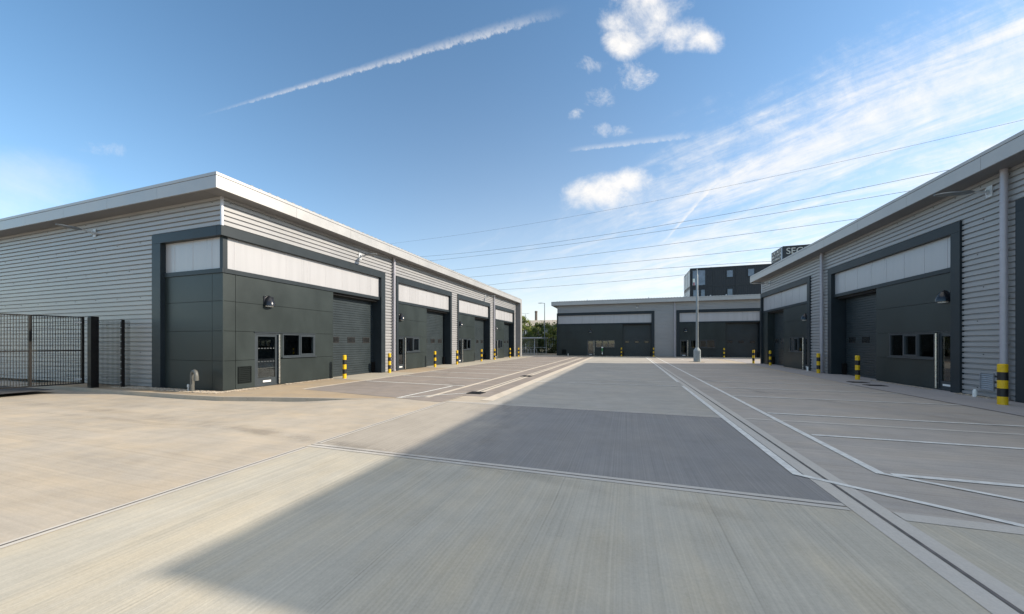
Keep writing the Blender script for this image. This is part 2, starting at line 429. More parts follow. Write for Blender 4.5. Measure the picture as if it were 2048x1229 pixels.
# painted markings
def line(b, p, q, w, z=.013):
    p = Vector(p); q = Vector(q); d = (q-p).normalized(); n = Vector((-d.y, d.x))*w/2
    a = [p-n, q-n, q+n, p+n]
    a = [(v.x, v.y, z) for v in a]
    b.quad(*a)
b = MB()
line(b, (2.10, 5.42), (2.13, 15.3), .11); line(b, (2.16, 16.65), (2.30, 45.0), .11)
line(b, (2.06, 5.45), (3.47, 4.56), .085, .0135); line(b, (3.44, 4.57), (9.5, 1.75), .085, .0132)
line(b, (3.14, 5.78), (3.35, 33), .11); line(b, (3.35, 33), (3.4, 45), .10)
line(b, (3.12, 5.82), (4.02, 5.28), .08, .0136); line(b, (4.0, 5.29), (8.6, 2.9), .08, .0139)
for i, y in enumerate((5.80, 7.86, 9.98, 12.88, 15.2, 17.47, 19.8, 22.6, 25.3, 28.1, 31.0)):
    line(b, (3.26, y), (8.70, y+.02), .10, .0128)
line(b, (-3.9, 15.0), (2.1, 15.15), .09); line(b, (-4.0, 16.4), (2.1, 16.62), .07)
for y in (20.6, 26.4, 31.2): line(b, (-3.7, y), (2.1, y+.1), .05)
line(b, (-6.72, 9.2), (-6.52, 12.42), .10); line(b, (-6.66, 9.25), (-5.05, 10.86), .08, .0136)
for i in range(12):
    y = 12.75+i*2.72
    line(b, (-11.1, y+.18), (-6.06, y-.18), .10)
for x in (5.5, 7.9, 10.3, 12.7, 15.1): line(b, (x, 38.5), (x, 43.4), .09)
struct(b.build('road_marking', 'road_paint'))
# tyre marks (a dark stained joint and swerves)
def drape(pts, w, z=.006):
    b = MB(); uv = []
    P_ = []
    for i in range(len(pts)-1):
        for k in range(12): P_.append(Vector(pts[i]).lerp(Vector(pts[i+1]), k/12))
    P_.append(Vector(pts[-1])); n = len(P_)
    for i, p in enumerate(P_):
        d = (P_[min(i+1, n-1)]-P_[max(0, i-1)]).normalized(); q = Vector((-d.y, d.x))*w/2
        for s_ in (-1, 1):
            v = p+q*s_; b.v.append((v.x, v.y, gz(v.x, v.y)+z)); uv.append((i/(n-1), (s_+1)/2))
    for i in range(n-1):
        b.f.append((2*i, 2*i+2, 2*i+3, 2*i+1)); b.m.append(0)
    o = b.build('tyre_mark', 'tyre_rubber')
    ul = o.data.uv_layers.new(name='UVMap')
    for l in o.data.loops: ul.data[l.index].uv = uv[l.vertex_index]
    if o.data.polygons[0].normal.z < 0: o.data.flip_normals()
    return struct(o)
drape([(-19, 5.5), (-12, 5.5), (-8, 5.08), (-5.0, 4.68), (-2, 4.56)], .55, .012)
drape([(-18, 4.6), (-12, 4.9), (-7, 4.9), (-1, 4.3), (2, 3.8)], .3, .0125)
drape([(-4.6, 12), (-3.2, 9.4), (-2.4, 7.0), (-2.2, 5)], .35, .0130)
drape([(-10.6, 20), (-8.5, 15), (-6.4, 12.5), (-4.6, 10.8)], .4, .0135)
drape([(3, 20), (4.5, 14), (8, 9)], .4, .0135)

# raised corner footpath with a kerb
KP = [(-24.0, 7.55), (-20.3, 7.53), (-17.5, 7.55), (-15.6, 7.55), (-13.7, 7.55), (-12.1, 7.66), (-10.5, 8.08), (-9.4, 8.32), (-8.5, 8.50), (-7.55, 8.72), (-6.75, 9.02)]
inner = [(-6.8, 9.24), (-11.3, 9.88), (-11.42, 12), (-11.42, 45.4), (-13.9, 45.4), (-13.9, 9.0), (-24.0, 9.0)]
struct(poly('footpath', [(x, y+.12) for x, y in KP]+inner, 'paver', .002))
b = MB()
for i in range(len(KP)-1):
    p = Vector(KP[i]); q = Vector(KP[i+1]); L_ = (q-p).length; n = max(1, int(round(L_/.9)))
    d = (q-p).normalized(); nn = Vector((-d.y, d.x))*.125
    for k in range(n):
        a = p+d*(L_*k/n+.004); c = p+d*(L_*(k+1)/n-.004)
        zt = .006
        i0 = len(b.v)
        for pt in (a, c, c+nn, a+nn): b.v.append((pt.x, pt.y, -.2))
        bw = (Vector((d.y, -d.x))*-.015)
        for pt in (a+bw, c+bw, c+nn, a+nn): b.v.append((pt.x, pt.y, zt))
        for f in ((3, 2, 1, 0), (4, 5, 6, 7), (0, 1, 5, 4), (1, 2, 6, 5), (2, 3, 7, 6), (3, 0, 4, 7)):
            b.f.append(tuple(i0+k_ for k_ in f)); b.m.append(0)
struct(b.build('kerb', 'kerb_concrete'))
slab('apron', -13.9, -11.42, 13.2, 17.4, 'apron', .0065)
slab('apron', -13.9, -11.42, 21.4, 45.4, 'apron', .0065)
# gravel margin round the building corner
def gravel(name, rects, n, z0=0):
    ico = bmesh.new(); bmesh.ops.create_icosphere(ico, subdivisions=1, radius=1); iv = [v.co.copy() for v in ico.verts]; fi = [[v.index for v in f.verts] for f in ico.faces]; ico.free()
    b = MB()
    tot = sum((r[1]-r[0])*(r[3]-r[2]) for r in rects)
    for r in rects:
        for _ in range(int(n*(r[1]-r[0])*(r[3]-r[2])/tot)):
            x = random.uniform(r[0], r[1]); y = random.uniform(r[2], r[3]); s_ = random.uniform(.012, .03)
            e = Matrix.Rotation(random.uniform(0, 6.3), 3, 'Z') @ Matrix.Rotation(random.uniform(-.4, .4), 3, 'X')
            sc = Vector((s_*random.uniform(.8, 1.4), s_, s_*random.uniform(.5, .8))); i0 = len(b.v)
            for v in iv:
                w = e @ Vector((v.x*sc.x, v.y*sc.y, v.z*sc.z)); b.v.append((x+w.x, y+w.y, z0+.008+w.z+s_*.3))
            for f in fi: b.f.append(tuple(i0+k for k in f)); b.m.append(0)
    o = b.build(name, 'pebble'); return stuff(o)
o = gravel('gravel', [(-19, -13.3, 8.02, 8.44), (-13.4, -13.05, 8.1, 9.6), (-13.42, -13.25, 10.8, 13.2)], 2600); o['label'] = 'beige gravel margin round the foot of the left terrace'
o = gravel('gravel', [(10.55, 10.7, 16.9, 20.2), (10.5, 10.72, 14.5, 15.9), (10.55, 10.7, 26.4, 30)], 500); o['label'] = 'thin gravel margin at the foot of the right terrace'

# ------------------------------------------------------------------ facade frames: (s along, d outward, z)
def mapper(kind, plane):
    if kind == 'L': f = lambda s, d, z: (plane+d, s, z); f_flip = True
    if kind == 'R': f = lambda s, d, z: (plane-d, s, z); f_flip = False
    if kind == 'F': f = lambda s, d, z: (s, plane-d, z); f_flip = True
    def g(s, d, z): return f(s, d, z)
    g.flip = f_flip
    return g
PITCH = .178
def cladding(b, rects, d0=-.06):
    """horizontal trapezoid sheeting on the rectangles (s0, s1, z0, z1)"""
    for s0, s1, z0, z1 in rects:
        prof = []
        k = int(z0/PITCH)-1
        pts = []
        while k*PITCH < z1+PITCH:
            zb = k*PITCH
            pts += [(zb, d0), (zb+.116, d0), (zb+.119, d0-.055), (zb+.163, d0-.055), (zb+.173, d0-.02)]; k += 1
        def dat(z):
            for (za, da), (zb_, db) in zip(pts, pts[1:]):
                if za <= z <= zb_: return da+(db-da)*(z-za)/max(1e-9, zb_-za)
            return d0
        prof = [(z0, dat(z0))]+[p for p in pts if z0+1e-4 < p[0] < z1-1e-4]+[(z1, dat(z1))]
        for (za, da), (zb_, db) in zip(prof, prof[1:]):
            b.quad((s0, da, za), (s1, da, za), (s1, db, zb_), (s0, db, zb_))
def screws(b, rects, d0=-.06, step=1.5):
    for s0, s1, z0, z1 in rects:
        k = int(z0/PITCH)+1
        while k*PITCH+.1 < z1:
            if k % 6 == 1:
                s_ = s0+.25+(.7 if k % 12 > 5 else 0)
                while s_ < s1-.05: b.box(s_-.014, s_+.014, d0+.0005, d0+.010, k*PITCH+.088, k*PITCH+.112, 1); s_ += step
            k += 1
def cells(b, s0, s1, z0, z1, sseams, zseams, holes, d=-.15, gap=.014, m=0, mb=1):
    S_ = sorted(set([s0, s1]+[x for x in sseams if s0 < x < s1]+[x for h in holes for x in (h[0], h[1]) if s0 < x < s1]))
    Z_ = sorted(set([z0, z1]+[x for x in zseams if z0 < x < z1]+[x for h in holes for x in (h[2], h[3]) if z0 < x < z1]))
    for a, c in zip(S_, S_[1:]):
        for e, f in zip(Z_, Z_[1:]):
            ms, mz = (a+c)/2, (e+f)/2
            if any(h[0] < ms < h[1] and h[2] < mz < h[3] for h in holes): continue
            g = gap/2
            b.box(a+(g if a in sseams else 0), c-(g if c in sseams else 0), d-.03, d, e+(g if e in zseams else 0), f-(g if f in zseams else 0), m)
            b.box(a, c, d-.09, d-.032, e, f, mb)

def wall_lamp(fn, s, z, parent, d=-.15):
    b = MB(); n, k = 14, 9
    for i in range(k+1):
        t = i/k; r = .19*math.sin(t*math.pi/2)**.75+.012; zz_ = z+.24-t*.42
        for j in range(n+1):
            a = math.pi*j/n
            b.v.append((s+r*math.cos(a)*1.0, d+.03+r*1.25*math.sin(a), zz_))
    for i in range(k):
        for j in range(n):
            p = i*(n+1)+j; b.f.append((p, p+1, p+n+2, p+n+1)); b.m.append(0)
    b.f.append(tuple(k*(n+1)+j for j in range(n+1))); b.m.append(0)
    o = b.build('bulkhead_lamp', 'black_gloss', parent, fn, smooth=True)
    bp = MB().box(s-.2, s+.2, d, d+.028, z-.17, z+.2); bp.build('back_plate', 'black_gloss', o, fn)
    l = MB(); m_ = [(s+.15*math.cos(math.pi*j/10), d+.035+.17*math.sin(math.pi*j/10)) for j in range(11)]
    l.v = [(x, y, z-.215) for x, y in m_]+[(x, y, z-.185) for x, y in m_]
    l.f = [tuple(range(11)), tuple(range(21, 10, -1))]+[(j, (j+1) % 11, 11+(j+1) % 11, 11+j) for j in range(11)]; l.m = [0]*len(l.f)
    l.build('lens', 'lens', o, fn)
def floodlight(fn, s, z, parent, d=-.06, ln=1.3, rise=.12):
    b = MB(); b.box(s-.10, s+.10, d, d+.025, z-.17, z+.17); b.box(s-.015, s+.015, d+.025, d+.10, z-.09, z+.06)
    b.tube([(s, d+.03, z-.02), (s, d+.3, z+.02), (s, d+.5, z+.04)], .03, 10)
    o = b.build('floodlight', 'galvanised', parent, fn, smooth=True)
    h = MB(); pr = [(.38, .05, .05), (.44, .075, .075), (.54, .14, .09), (.75*ln, .16, .075), (.9*ln, .13, .05), (ln, .05, .02)]
    i0 = 0
    for (dd, w, hh) in pr:
        zc = z+.04+(dd-.4)*rise
        for (ux, uz) in ((-1, -.5), (-.8, .5), (0, 1), (.8, .5), (1, -.5), (.6, -.9), (-.6, -.9)): h.v.append((s+ux*w, d+dd, zc+uz*hh*.6))
    for k in range(len(pr)-1):
        for j in range(7): h.f.append((k*7+j, k*7+(j+1) % 7, (k+1)*7+(j+1) % 7, (k+1)*7+j)); h.m.append(0)
    h.f.append(tuple(range(6, -1, -1))); h.f.append(tuple(range(35, 42))); h.m += [0, 0]
    h.build('lamp_head', 'lamp_grey', o, fn, smooth=True)
def downpipe(fn, s, parent, z1=6.86, d=.05, r=.075):
    o = MB().tube([(s, d, .12), (s, d, z1)], r, 16).build('downpipe', 'pipe_paint', parent, fn, smooth=True)
    for z in (.3, 1.7, 3.1, 4.5, 5.9):
        b = MB(); b.tube([(s, d, z-.025), (s, d, z+.025)], r+.012, 16); b.box(s-.03, s+.16, d-.10, d-.06, z-.02, z+.02)
        b.build('bracket', 'pipe_paint', o, fn, smooth=True)
    MB().tube([(s, d, .02), (s, d, .13)], r+.02, 16).build('shoe', 'pipe_paint', o, fn, smooth=True)
def louvre(fn, s0, s1, z0, z1, parent, m, d):
    b = MB(); w = .03
    b.box(s0, s1, d, d+.03, z0, z0+w); b.box(s0, s1, d, d+.03, z1-w, z1); b.box(s0, s0+w, d, d+.03, z0+w, z1-w); b.box(s1-w, s1, d, d+.03, z0+w, z1-w)
    o = b.build('louvre_vent', m, parent, fn)
    q = MB(); n = 8
    for i in range(n):
        z = z0+w+(z1-z0-2*w)*i/n; h = (z1-z0-2*w)/n
        q.quad((s0+w, d+.026, z+h*.12), (s1-w, d+.026, z+h*.12), (s1-w, d+.004, z+h*.9), (s0+w, d+.004, z+h*.9))
        q.quad((s0+w, d+.026, z+h*.12), (s0+w, d+.012, z), (s1-w, d+.012, z), (s1-w, d+.026, z+h*.12))
    q.build('blades', m, o, fn)
def framebox(b, s0, s1, d0, d1, z0, z1, w, m=0):
    b.box(s0, s1, d0, d1, z1-w, z1, m); b.box(s0, s1, d0, d1, z0, z0+w, m)
    b.box(s0, s0+w, d0, d1, z0+w, z1-w, m); b.box(s1-w, s1, d0, d1, z0+w, z1-w, m)
def door(fn, s0, s1, handle, parent, dots=False, d=-.15):
    b = MB(); framebox(b, s0, s1, d-.10, d-.005, 0.015, 2.10, .055)
    o = b.build('entrance_door', 'window_frame', parent, fn)
    lf = MB(); a, c = s0+.06, s1-.06
    framebox(lf, a, c, d-.08, d-.025, .03, 2.04, .075); lf.box(a+.075, c-.075, d-.08, d-.025, .105, .34)
    lf.build('door_leaf', 'window_frame', o, fn)
    MB().box(a+.075, c-.075, d-.06, d-.045, .34, 1.965).build('pane', 'glass', o, fn)
    MB().box((a+c)/2-.16, (a+c)/2+.16, d-.024, d-.012, .165, .235).build('letter_plate', 'white_paint', o, fn)
    h = s1-.02 if handle > 0 else s0+.02
    hb = MB().tube([(h, d+.055, .06), (h, d+.055, 2.06)], .03, 12)
    for z in (.25, 1.05, 1.85): hb.tube([(h, d-.005, z), (h, d+.05, z)], .014, 8)
    hb.build('handle', 'steel', o, fn, smooth=True)
    if dots:
        n = 6
        for z in (1.50, .98):
            for i in range(n):
                x = a+.13+(c-a-.26)*i/(n-1); MB().box(x-.016, x+.016, d-.0445, d-.043, z-.016, z+.016).build('glazing_dot', 'lamp_grey', o, fn)
def window(fn, s0, s1, panes, opening, parent, d=-.15, z0=1.13, z1=2.10):
    """s0<s1; panes = number; opening = index of the casement"""
    b = MB(); framebox(b, s0, s1, d-.09, d+.006, z0, z1, .055)
    w = (s1-s0-.055*2-.05*(panes-1))/panes
    for i in range(1, panes):
        x = s0+.055+i*w+(i-1)*.05; b.box(x, x+.05, d-.09, d+.006, z0+.055, z1-.055)
    o = b.build('office_window', 'window_frame', parent, fn)
    for i in range(panes):
        x = s0+.055+i*(w+.05); q = .0
        if i == opening:
            c = MB(); framebox(c, x+.002, x+w-.002, d-.07, d+.022, z0+.057, z1-.057, .055); c.box(x+w*.3, x+w*.7, d+.022, d+.03, z1-.10, z1-.09)
            c.build('casement', 'window_frame', o, fn); q = .055
        MB().box(x+q, x+w-q, d-.05, d-.035, z0+.055+q, z1-.055-q).build('pane', 'glass', o, fn)
    MB().box(s0-.05, s1+.05, d-.02, d+.07, z0-.045, z0-.004).build('sill', 'window_frame', o, fn)
def shutter(fn, s0, s1, z1, parent, d=-.62):
    b = MB(); p = .122; z = 0.02
    while z < z1-.01:
        t = min(z+p, z1)
        b.quad((s0, d, z), (s1, d, z), (s1, d, t-.018), (s0, d, t-.018))
        b.quad((s0, d, t-.018), (s1, d, t-.018), (s1, d-.02, t-.014), (s0, d-.02, t-.014))
        b.quad((s0, d-.02, t-.014), (s1, d-.02, t-.014), (s1, d, t), (s0, d, t)); z = t
    b.box(s0, s1, d-.05, d-.022, 0.01, z1)
    o = b.build('roller_shutter', 'shutter_grey', parent, fn)
    c = (s0+s1)/2; w = (s1-s0)
    for k in (-1, 0, 1):
        x = c+k*w*.335
        f = MB(); framebox(f, x-.27, x+.27, d, d+.02, 1.72, 2.03, .03)
        v = f.build('viewing_window', 'gap_black', o, fn)
        MB().box(x-.24, x+.24, d+.004, d+.010, 1.75, 2.00).build('pane', 'shutter_pane', v, fn)
    MB().box(s0, s1, d+.002, d+.03, .01, .10).build('bottom_rail', 'shutter_grey', o, fn)
mat('shutter_pane', (.02, .021, .022), .12, var=.3, vscale=2, spec=.7)

def unit(fn, sa, sb, parent, panel, shut, dr, win, lamp, vent=None, vseams=(), jambs=(True, True), jw=.35, dots=False, panes=2, opening=1, handle=1, corner=None):
    """a dark framed bay from sa to sb.  panel/shut = (s0,s1); dr/win = (s0,s1)"""
    H0, H1 = 5.48, 5.83
    b = MB(); b.box(sa, sb, -.22, 0, H0, H1)
    if jambs[0]: b.box(sa, sa+jw, -.66, 0, 0, H0-.001)
    if jambs[1]: b.box(sb-jw, sb, -.66, 0, 0, H0-.001)
    seams = MB()
    o = b.build('portal_frame', 'frame_grey', parent, fn, bevel=.006)
    ia = sa+(jw if jambs[0] else 0); ib = sb-(jw if jambs[1] else 0)
    if corner == 'a': ia = panel[0] if panel[0] < shut[0] else sa+.15
    if corner == 'b': ib = sb-.15
    # translucent band with mullions
    b = MB().box(ia, ib, -.26, -.175, 4.365, 5.478)
    w = b.build('window_band', 'polycarbonate', parent, fn)
    n = max(1, int((ib-ia)/1.02))
    for i in range(n+1):
        x = ia+.38+i*1.02
        if x < ib-.1: MB().box(x-.007, x+.007, -.175, -.169, 4.37, 5.475).build('mullion', 'mullion', w, fn)
    MB().box(ia+.002, ib-.002, -.26, -.11, 4.20, 4.362).build('transom', 'frame_grey', parent, fn, bevel=.005)
    MB().box(shut[0]-.02, shut[1]+.02, -.70, -.27, 4.10, 4.25).build('lintel', 'gap_black', parent, fn)
    p0, p1 = panel
    holes = [(dr[0], dr[1], -1, 2.11), (win[0], win[1], 1.125, 2.105)]
    ZS = (1.07, 2.14, 3.21)
    pm = MB(); cells(pm, p0, p1, 0.02, 4.198, list(vseams), list(ZS), holes)
    e = p1 if shut[0] > panel[0] else p0
    sgn = -1 if e == p1 else 1
    pm.box(e, e+sgn*.12, -.66, -.241, 0.0, 4.198, 0)
    pw = pm.build('wall_panel', ['panel_grey', 'gap_black'], parent, fn)
    h_ = MB(); lo = min(dr[0], win[0])-.03; hi = max(dr[1], win[1])+.03
    h_.box(lo, hi, -.148, -.115, 2.112, 2.14); h_.build('drip_trim', 'window_frame', parent, fn)
    shutter(fn, shut[0], shut[1], 4.12, parent)
    for x in (shut[0]+.06, shut[1]-.06) : MB().box(x-.07, x+.07, -.60, -.44, 0, .62).build('guide_guard', 'gate_black', parent, fn)
    door(fn, dr[0], dr[1], handle, parent, dots)
    window(fn, win[0], win[1], panes, opening, parent)
    wall_lamp(fn, lamp, 3.36, parent)
    if vent: louvre(fn, vent[0], vent[1], .22, .84, parent, 'louvre_grey', -.15)
    # room behind the glazing
    r = MB(); lo, hi = lo-.3, hi+.3
    lo, hi = max(lo, p0+.02), min(hi, p1-.02)
    r.quad((lo, -2.6, 0.02), (hi, -2.6, 0.02), (hi, -2.6, 2.7), (lo, -2.6, 2.7))
    r.quad((lo, -2.6, 0.02), (lo, -2.6, 2.7), (lo, -.25, 2.7), (lo, -.25, 0.02)); r.quad((hi, -2.6, 0.02), (hi, -.25, 0.02), (hi, -.25, 2.7), (hi, -2.6, 2.7))
    r.quad((lo, -2.6, 2.7), (hi, -2.6, 2.7), (hi, -.25, 2.7), (lo, -.25, 2.7)); r.quad((lo, -2.6, .02), (lo, -.25, .02), (hi, -.25, .02), (hi, -2.6, .02))
    # a return wall inside, catching the light
    x = win[0]+(win[1]-win[0])*.33
    r.box(x, x+.35, -1.0, -.85, .02, 2.69, 1)
    r.build('room', ['interior', 'interior_white'], parent, fn)

def roofline(fn, s0, s1, parent, oh=.6, ext0=0, ext1=0, seam=3.0, ribs=True, lipk=1):
    """fascia, cap, soffit along a facade"""
    b = MB(); x = s0
    n = max(1, int(round((s1-s0)/seam)))
    for i in range(n):
        a = s0+(s1-s0)*i/n+(.004 if i else 0); c = s0+(s1-s0)*(i+1)/n-(.004 if i < n-1 else 0)
        b.box(a, c, oh-.05, oh, 6.85, 7.255)
    o = b.build('fascia', 'fascia', parent, fn)
    MB().box(s0, s1, oh-.07, oh+.006, 7.27, 7.375).build('cap_flashing', 'fascia', o, fn, bevel=.006)
    MB().box(s0+.002, s1-.002, oh-.09, oh-.052, 6.87, 7.369).build('backing', 'gap_black', o, fn)
def soffit(fn, s0, s1, parent, oh=.6): MB().box(s0, s1, -.2, oh-.052, 6.853, 6.868).build('soffit', 'soffit', parent, fn)
def ribroof(fn, s0, s1, parent, d1, d0, pitch=.333, slope=.035):
    b = MB(); z = 7.372
    s = s0
    zb = z+(d1-d0)*slope
    pts = []
    while s < s1-pitch:
        pts += [(s, 0), (s+.18, 0), (s+.21, .055), (s+.30, .055), (s+pitch, 0)][:-1]; s += pitch
    pts.append((s, 0))
    for (a, ha), (c, hc) in zip(pts, pts[1:]):
        b.quad((a, d1, z+ha), (c, d1, z+hc), (c, d0, zb+hc), (a, d0, zb+ha))
        b.quad((a, d1, z-.01), (c, d1, z-.01), (c, d1, z+hc), (a, d1, z+ha))
    b.build('roof', 'roof_sheet', parent, fn)

# ================================================================== LEFT TERRACE
LB = empty('industrial_unit', (-13.4, 8.45, 0), 'silver clad terrace of dark framed units on the left, its long front in sunshine', 'building')
fL = mapper('L', -13.4); fG = mapper('F', 8.45)
U = [(8.45, 17.2), (18.24, 25.45), (26.5, 33.9), (35.2, 42.1)]
unit(fL, *U[0], LB, (8.632, 13.5), (13.5, 16.86), (9.72, 10.70), (10.86, 12.46), 10.25, (9.10, 9.58), vseams=(9.02,), jambs=(False, True), dots=True, corner='a')
unit(fL, *U[1], LB, (18.45, 21.9), (21.9, 25.1), (18.5, 19.3), (19.45, 20.98), 18.85, jambs=(True, True), jw=.22)
unit(fL, *U[2], LB, (26.72, 30.25), (30.25, 33.6), (26.78, 27.6), (27.78, 29.4), 27.15, jambs=(True, True), jw=.22)
unit(fL, *U[3], LB, (35.42, 38.6), (38.6, 41.8), (35.5, 36.3), (36.5, 38.0), 35.75, jambs=(True, True), jw=.22)
b = MB()
cladding(b, [(8.53, 43.0, 5.83, 6.855), (17.2, 18.24, 0.03, 5.83), (25.45, 26.5, 0.03, 5.83), (33.9, 35.2, 0.03, 5.83), (42.1, 43.0, 0.03, 5.83)])
screws(b, [(8.53, 17, 5.9, 6.855)]); b.build('cladding', ['cladding', 'gap_black'], LB, fL)
b = MB(); cladding(b, [(-34, -13.48, 5.83, 6.855), (-34, -17.23, 0.03, 5.83)]); screws(b, [(-34, -17.4, 0.03, 6.855), (-17.2, -13.6, 5.9, 6.855)]); b.build('cladding', ['cladding', 'gap_black'], LB, fG)
MB().box(-13.52, -13.445, 8.495, 8.56, 5.83, 6.85).build('corner_trim', 'trim_silver', LB)
MB().box(-34, -14.4, 9.6, 43.2, 0, 7.2).box(-34, -15.9, 10.0, 43, 0, 7.2).build('core', 'gap_black', LB) if False else None
# core: solid behind the rooms
MB().box(-34, -16.2, 9.2, 43.0, 0, 6.84).build('core', 'interior', LB)
# gable end frame
b = MB(); b.box(-17.23, -13.625, -.22, 0, 5.48, 5.83); b.box(-17.23, -16.72, -.66, 0, 0, 5.479)
b.build('portal_frame', 'frame_grey', LB, fG, bevel=.006)
w = MB().box(-16.72, -13.70, -.26, -.175, 4.365, 5.478).build('window_band', 'polycarbonate', LB, fG)
for x in (-16.2, -15.18, -14.16): MB().box(x-.007, x+.007, -.175, -.169, 4.37, 5.475).build('mullion', 'mullion', w, fG)
MB().box(-16.715, -13.515, -.26, -.11, 4.20, 4.362).build('transom', 'frame_grey', LB, fG, bevel=.005)
b = MB(); cells(b, -16.72, -13.582, .02, 4.198, [-14.1], [1.07, 2.14, 3.21], []); b.build('wall_panel', ['panel_grey', 'gap_black'], LB, fG)
MB().box(-13.70, -13.545, 8.595, 8.75, 4.364, 5.479).build('corner_post', 'frame_grey', LB)
MB().box(-13.58, -13.548, 8.598, 8.63, 0.0, 4.199).build('corner_flashing', 'panel_grey', LB)
floodlight(fG, -21.1, 6.30, LB, ln=1.05, rise=.0); floodlight(fL, 15.2, 6.33, LB, ln=1.08, rise=0); floodlight(fL, 32.6, 6.38, LB, ln=1.08, rise=0)
downpipe(fL, 17.95, LB); downpipe(fL, 34.9, LB)
roofline(fL, 7.95, 43.6, LB, .55); soffit(fL, 8.0, 43.5, LB, .55)
b = MB()
roofline(fG, -34, -12.9, LB, .5); soffit(fG, -34, -13.62, LB, .5)
ribroof(fL, 8.9, 43.5, LB, .50, -20)
MB().box(-34, -12.95, 8.05, 43.4, 7.2, 7.36).build('roof_deck', 'roof_sheet', LB)
# end wing wall
b = MB(); b.box(43.0, 43.55, -.3, .49, 0, 6.84); b.build('wing_wall', 'soffit', LB, fL)
MB().box(43.02, 43.6, .491, .551, 0, 6.849).build('wing_fascia', 'fascia', LB, fL)

# ================================================================== RIGHT TERRACE
RB = empty('industrial_unit', (10.7, 34.3, 0), 'silver clad terrace of dark framed units on the right, its front in shade', 'building')
fR = mapper('R', 10.7)
unit(fR, 26.05, 34.3, RB, (26.4, 30.2), (30.2, 33.2), (26.42, 27.15), (27.25, 29.2), 26.85, jambs=(True, False), handle=1, corner='b', panes=3, opening=1)
MB().box(33.2, 34.16, -.66, -.15, 0.02, 4.198).build('pier_panel', 'panel_grey', RB, fR)
unit(fR, 15.9, 24.04, RB, (16.26, 20.32), (20.32, 23.6), (16.30, 17.02), (17.12, 19.48), 16.66, jambs=(True, True), jw=.36, panes=3, opening=1)
unit(fR, 6.0, 14.13, RB, (6.36, 10.4), (10.4, 13.7), (6.4, 7.2), (7.3, 9.5), 6.8, jambs=(True, True), jw=.40, panes=3, opening=1)
b = MB(); cladding(b, [(6.0, 34.22, 5.83, 6.855), (24.04, 26.05, 0.03, 5.83), (14.13, 15.9, 0.03, 5.83)]); screws(b, [(6, 26, 5.9, 6.855), (14.2, 15.85, 0.03, 5.83)], step=.9); b.build('cladding', ['cladding', 'gap_black'], RB, fR)
b = MB(); b.box(11.4, 26, 6.1, 34.2, 0, 6.84); b.build('core', 'interior', RB) if False else None
MB().box(13.4, 26, 6.1, 34.2, 0, 6.84).build('core', 'interior', RB)
# far and near end walls
fE = lambda s, d, z: (s, 34.3+d, z)
fE.flip = False
b = MB(); cladding(b, [(10.78, 26, 0.03, 6.855)]); b.build('cladding', 'cladding', RB, fE)
MB().box(10.70, 10.85, 34.14, 34.31, 0, 5.479).build('corner_post', 'frame_grey', RB)
MB().box(10.74, 26, 5.97, 6.05, 0, 6.84).build('end_wall', 'cladding', RB)
MB().box(10.75, 10.84, 34.18, 34.27, 5.83, 6.85).build('corner_trim', 'trim_silver', RB)
downpipe(fR, 24.55, RB); downpipe(fR, 14.38, RB, r=.078)
floodlight(fR, 14.95, 6.42, RB, rise=.02); floodlight(fR, 32.5, 6.42, RB, rise=.02)
louvre(fR, 14.80, 15.25, .22, .78, RB, 'louvre_silver', -.06); louvre(fR, 25.3, 25.75, .22, .78, RB, 'louvre_silver', -.06)
roofline(fR, 5.5, 34.65, RB, .65); soffit(fR, 5.5, 34.6, RB, .65)
fEs = lambda s, d, z: (s, 34.3+d, z)
fEs.flip = False
b = MB(); b.box(10.1, 26, 34.60, 34.65, 6.85, 7.255); b.box(10.1, 26, 34.30, 34.60, 6.853, 6.868); b.build('end_fascia', 'fascia', RB)
MB().box(10.06, 26, 34.58, 34.656, 7.27, 7.374).build('end_flashing', 'fascia', RB)
MB().box(10.12, 26, 5.52, 34.6, 7.2, 7.36).build('roof_deck', 'roof_sheet', RB)

# ================================================================== BACK TERRACE
BB = empty('industrial_unit', (-9.1, 47.9, 0), 'shaded silver clad terrace closing the far end of the yard', 'building')
fB = mapper('F', 47.9)
unit(fB, -9.1, 3.44, BB, (-8.95, -.43), (-.43, 3.1), (-4.99, -4.05), (-3.87, -1.40), -4.55, (-8.4, -7.8), jambs=(False, True), corner='a', panes=3, opening=1)
unit(fB, 5.99, 15.3, BB, (6.37, 11.4), (11.4, 14.9), (6.42, 7.30), (7.6, 10.3), 7.05, jambs=(True, True), jw=.36, panes=3, opening=1)
unit(fB, 17.2, 27.0, BB, (17.6, 22.6), (22.6, 26.6), (17.7, 18.6), (18.8, 21.4), 18.1, jambs=(True, True), jw=.36, panes=3, opening=1)
b = MB(); cladding(b, [(-9.02, 28, 5.83, 6.855), (3.44, 5.99, .03, 5.83), (15.3, 17.2, .03, 5.83), (27, 28, .03, 5.83)]); b.build('cladding', 'cladding', BB, fB)
fS = lambda s, d, z: (-9.1-d, s, z)
fS.flip = True
b = MB(); cladding(b, [(47.98, 62, .03, 6.855)]); o = b.build('cladding', 'cladding', BB, lambda s, d, z: (-9.1-d, s, z))
MB().box(-9.1, -8.95, 47.92, 48.06, 0, 5.479).build('corner_post', 'frame_grey', BB)
MB().box(-9.0, 28, 50.7, 62, 0, 6.84).build('core', 'interior', BB)
downpipe(fB, 5.8, BB); floodlight(fB, 1.35, 6.40, BB, rise=.05)
roofline(fB, -9.75, 28, BB, .6); soffit(fB, -9.7, 28, BB, .6)
b = MB(); b.box(-9.75, -9.70, 47.35, 62, 6.85, 7.255); b.box(-9.70, -9.1, 47.9, 62, 6.853, 6.868); b.build('end_fascia', 'fascia', BB)
MB().box(-9.756, -9.68, 47.32, 62, 7.27, 7.374).build('end_flashing', 'fascia', BB)
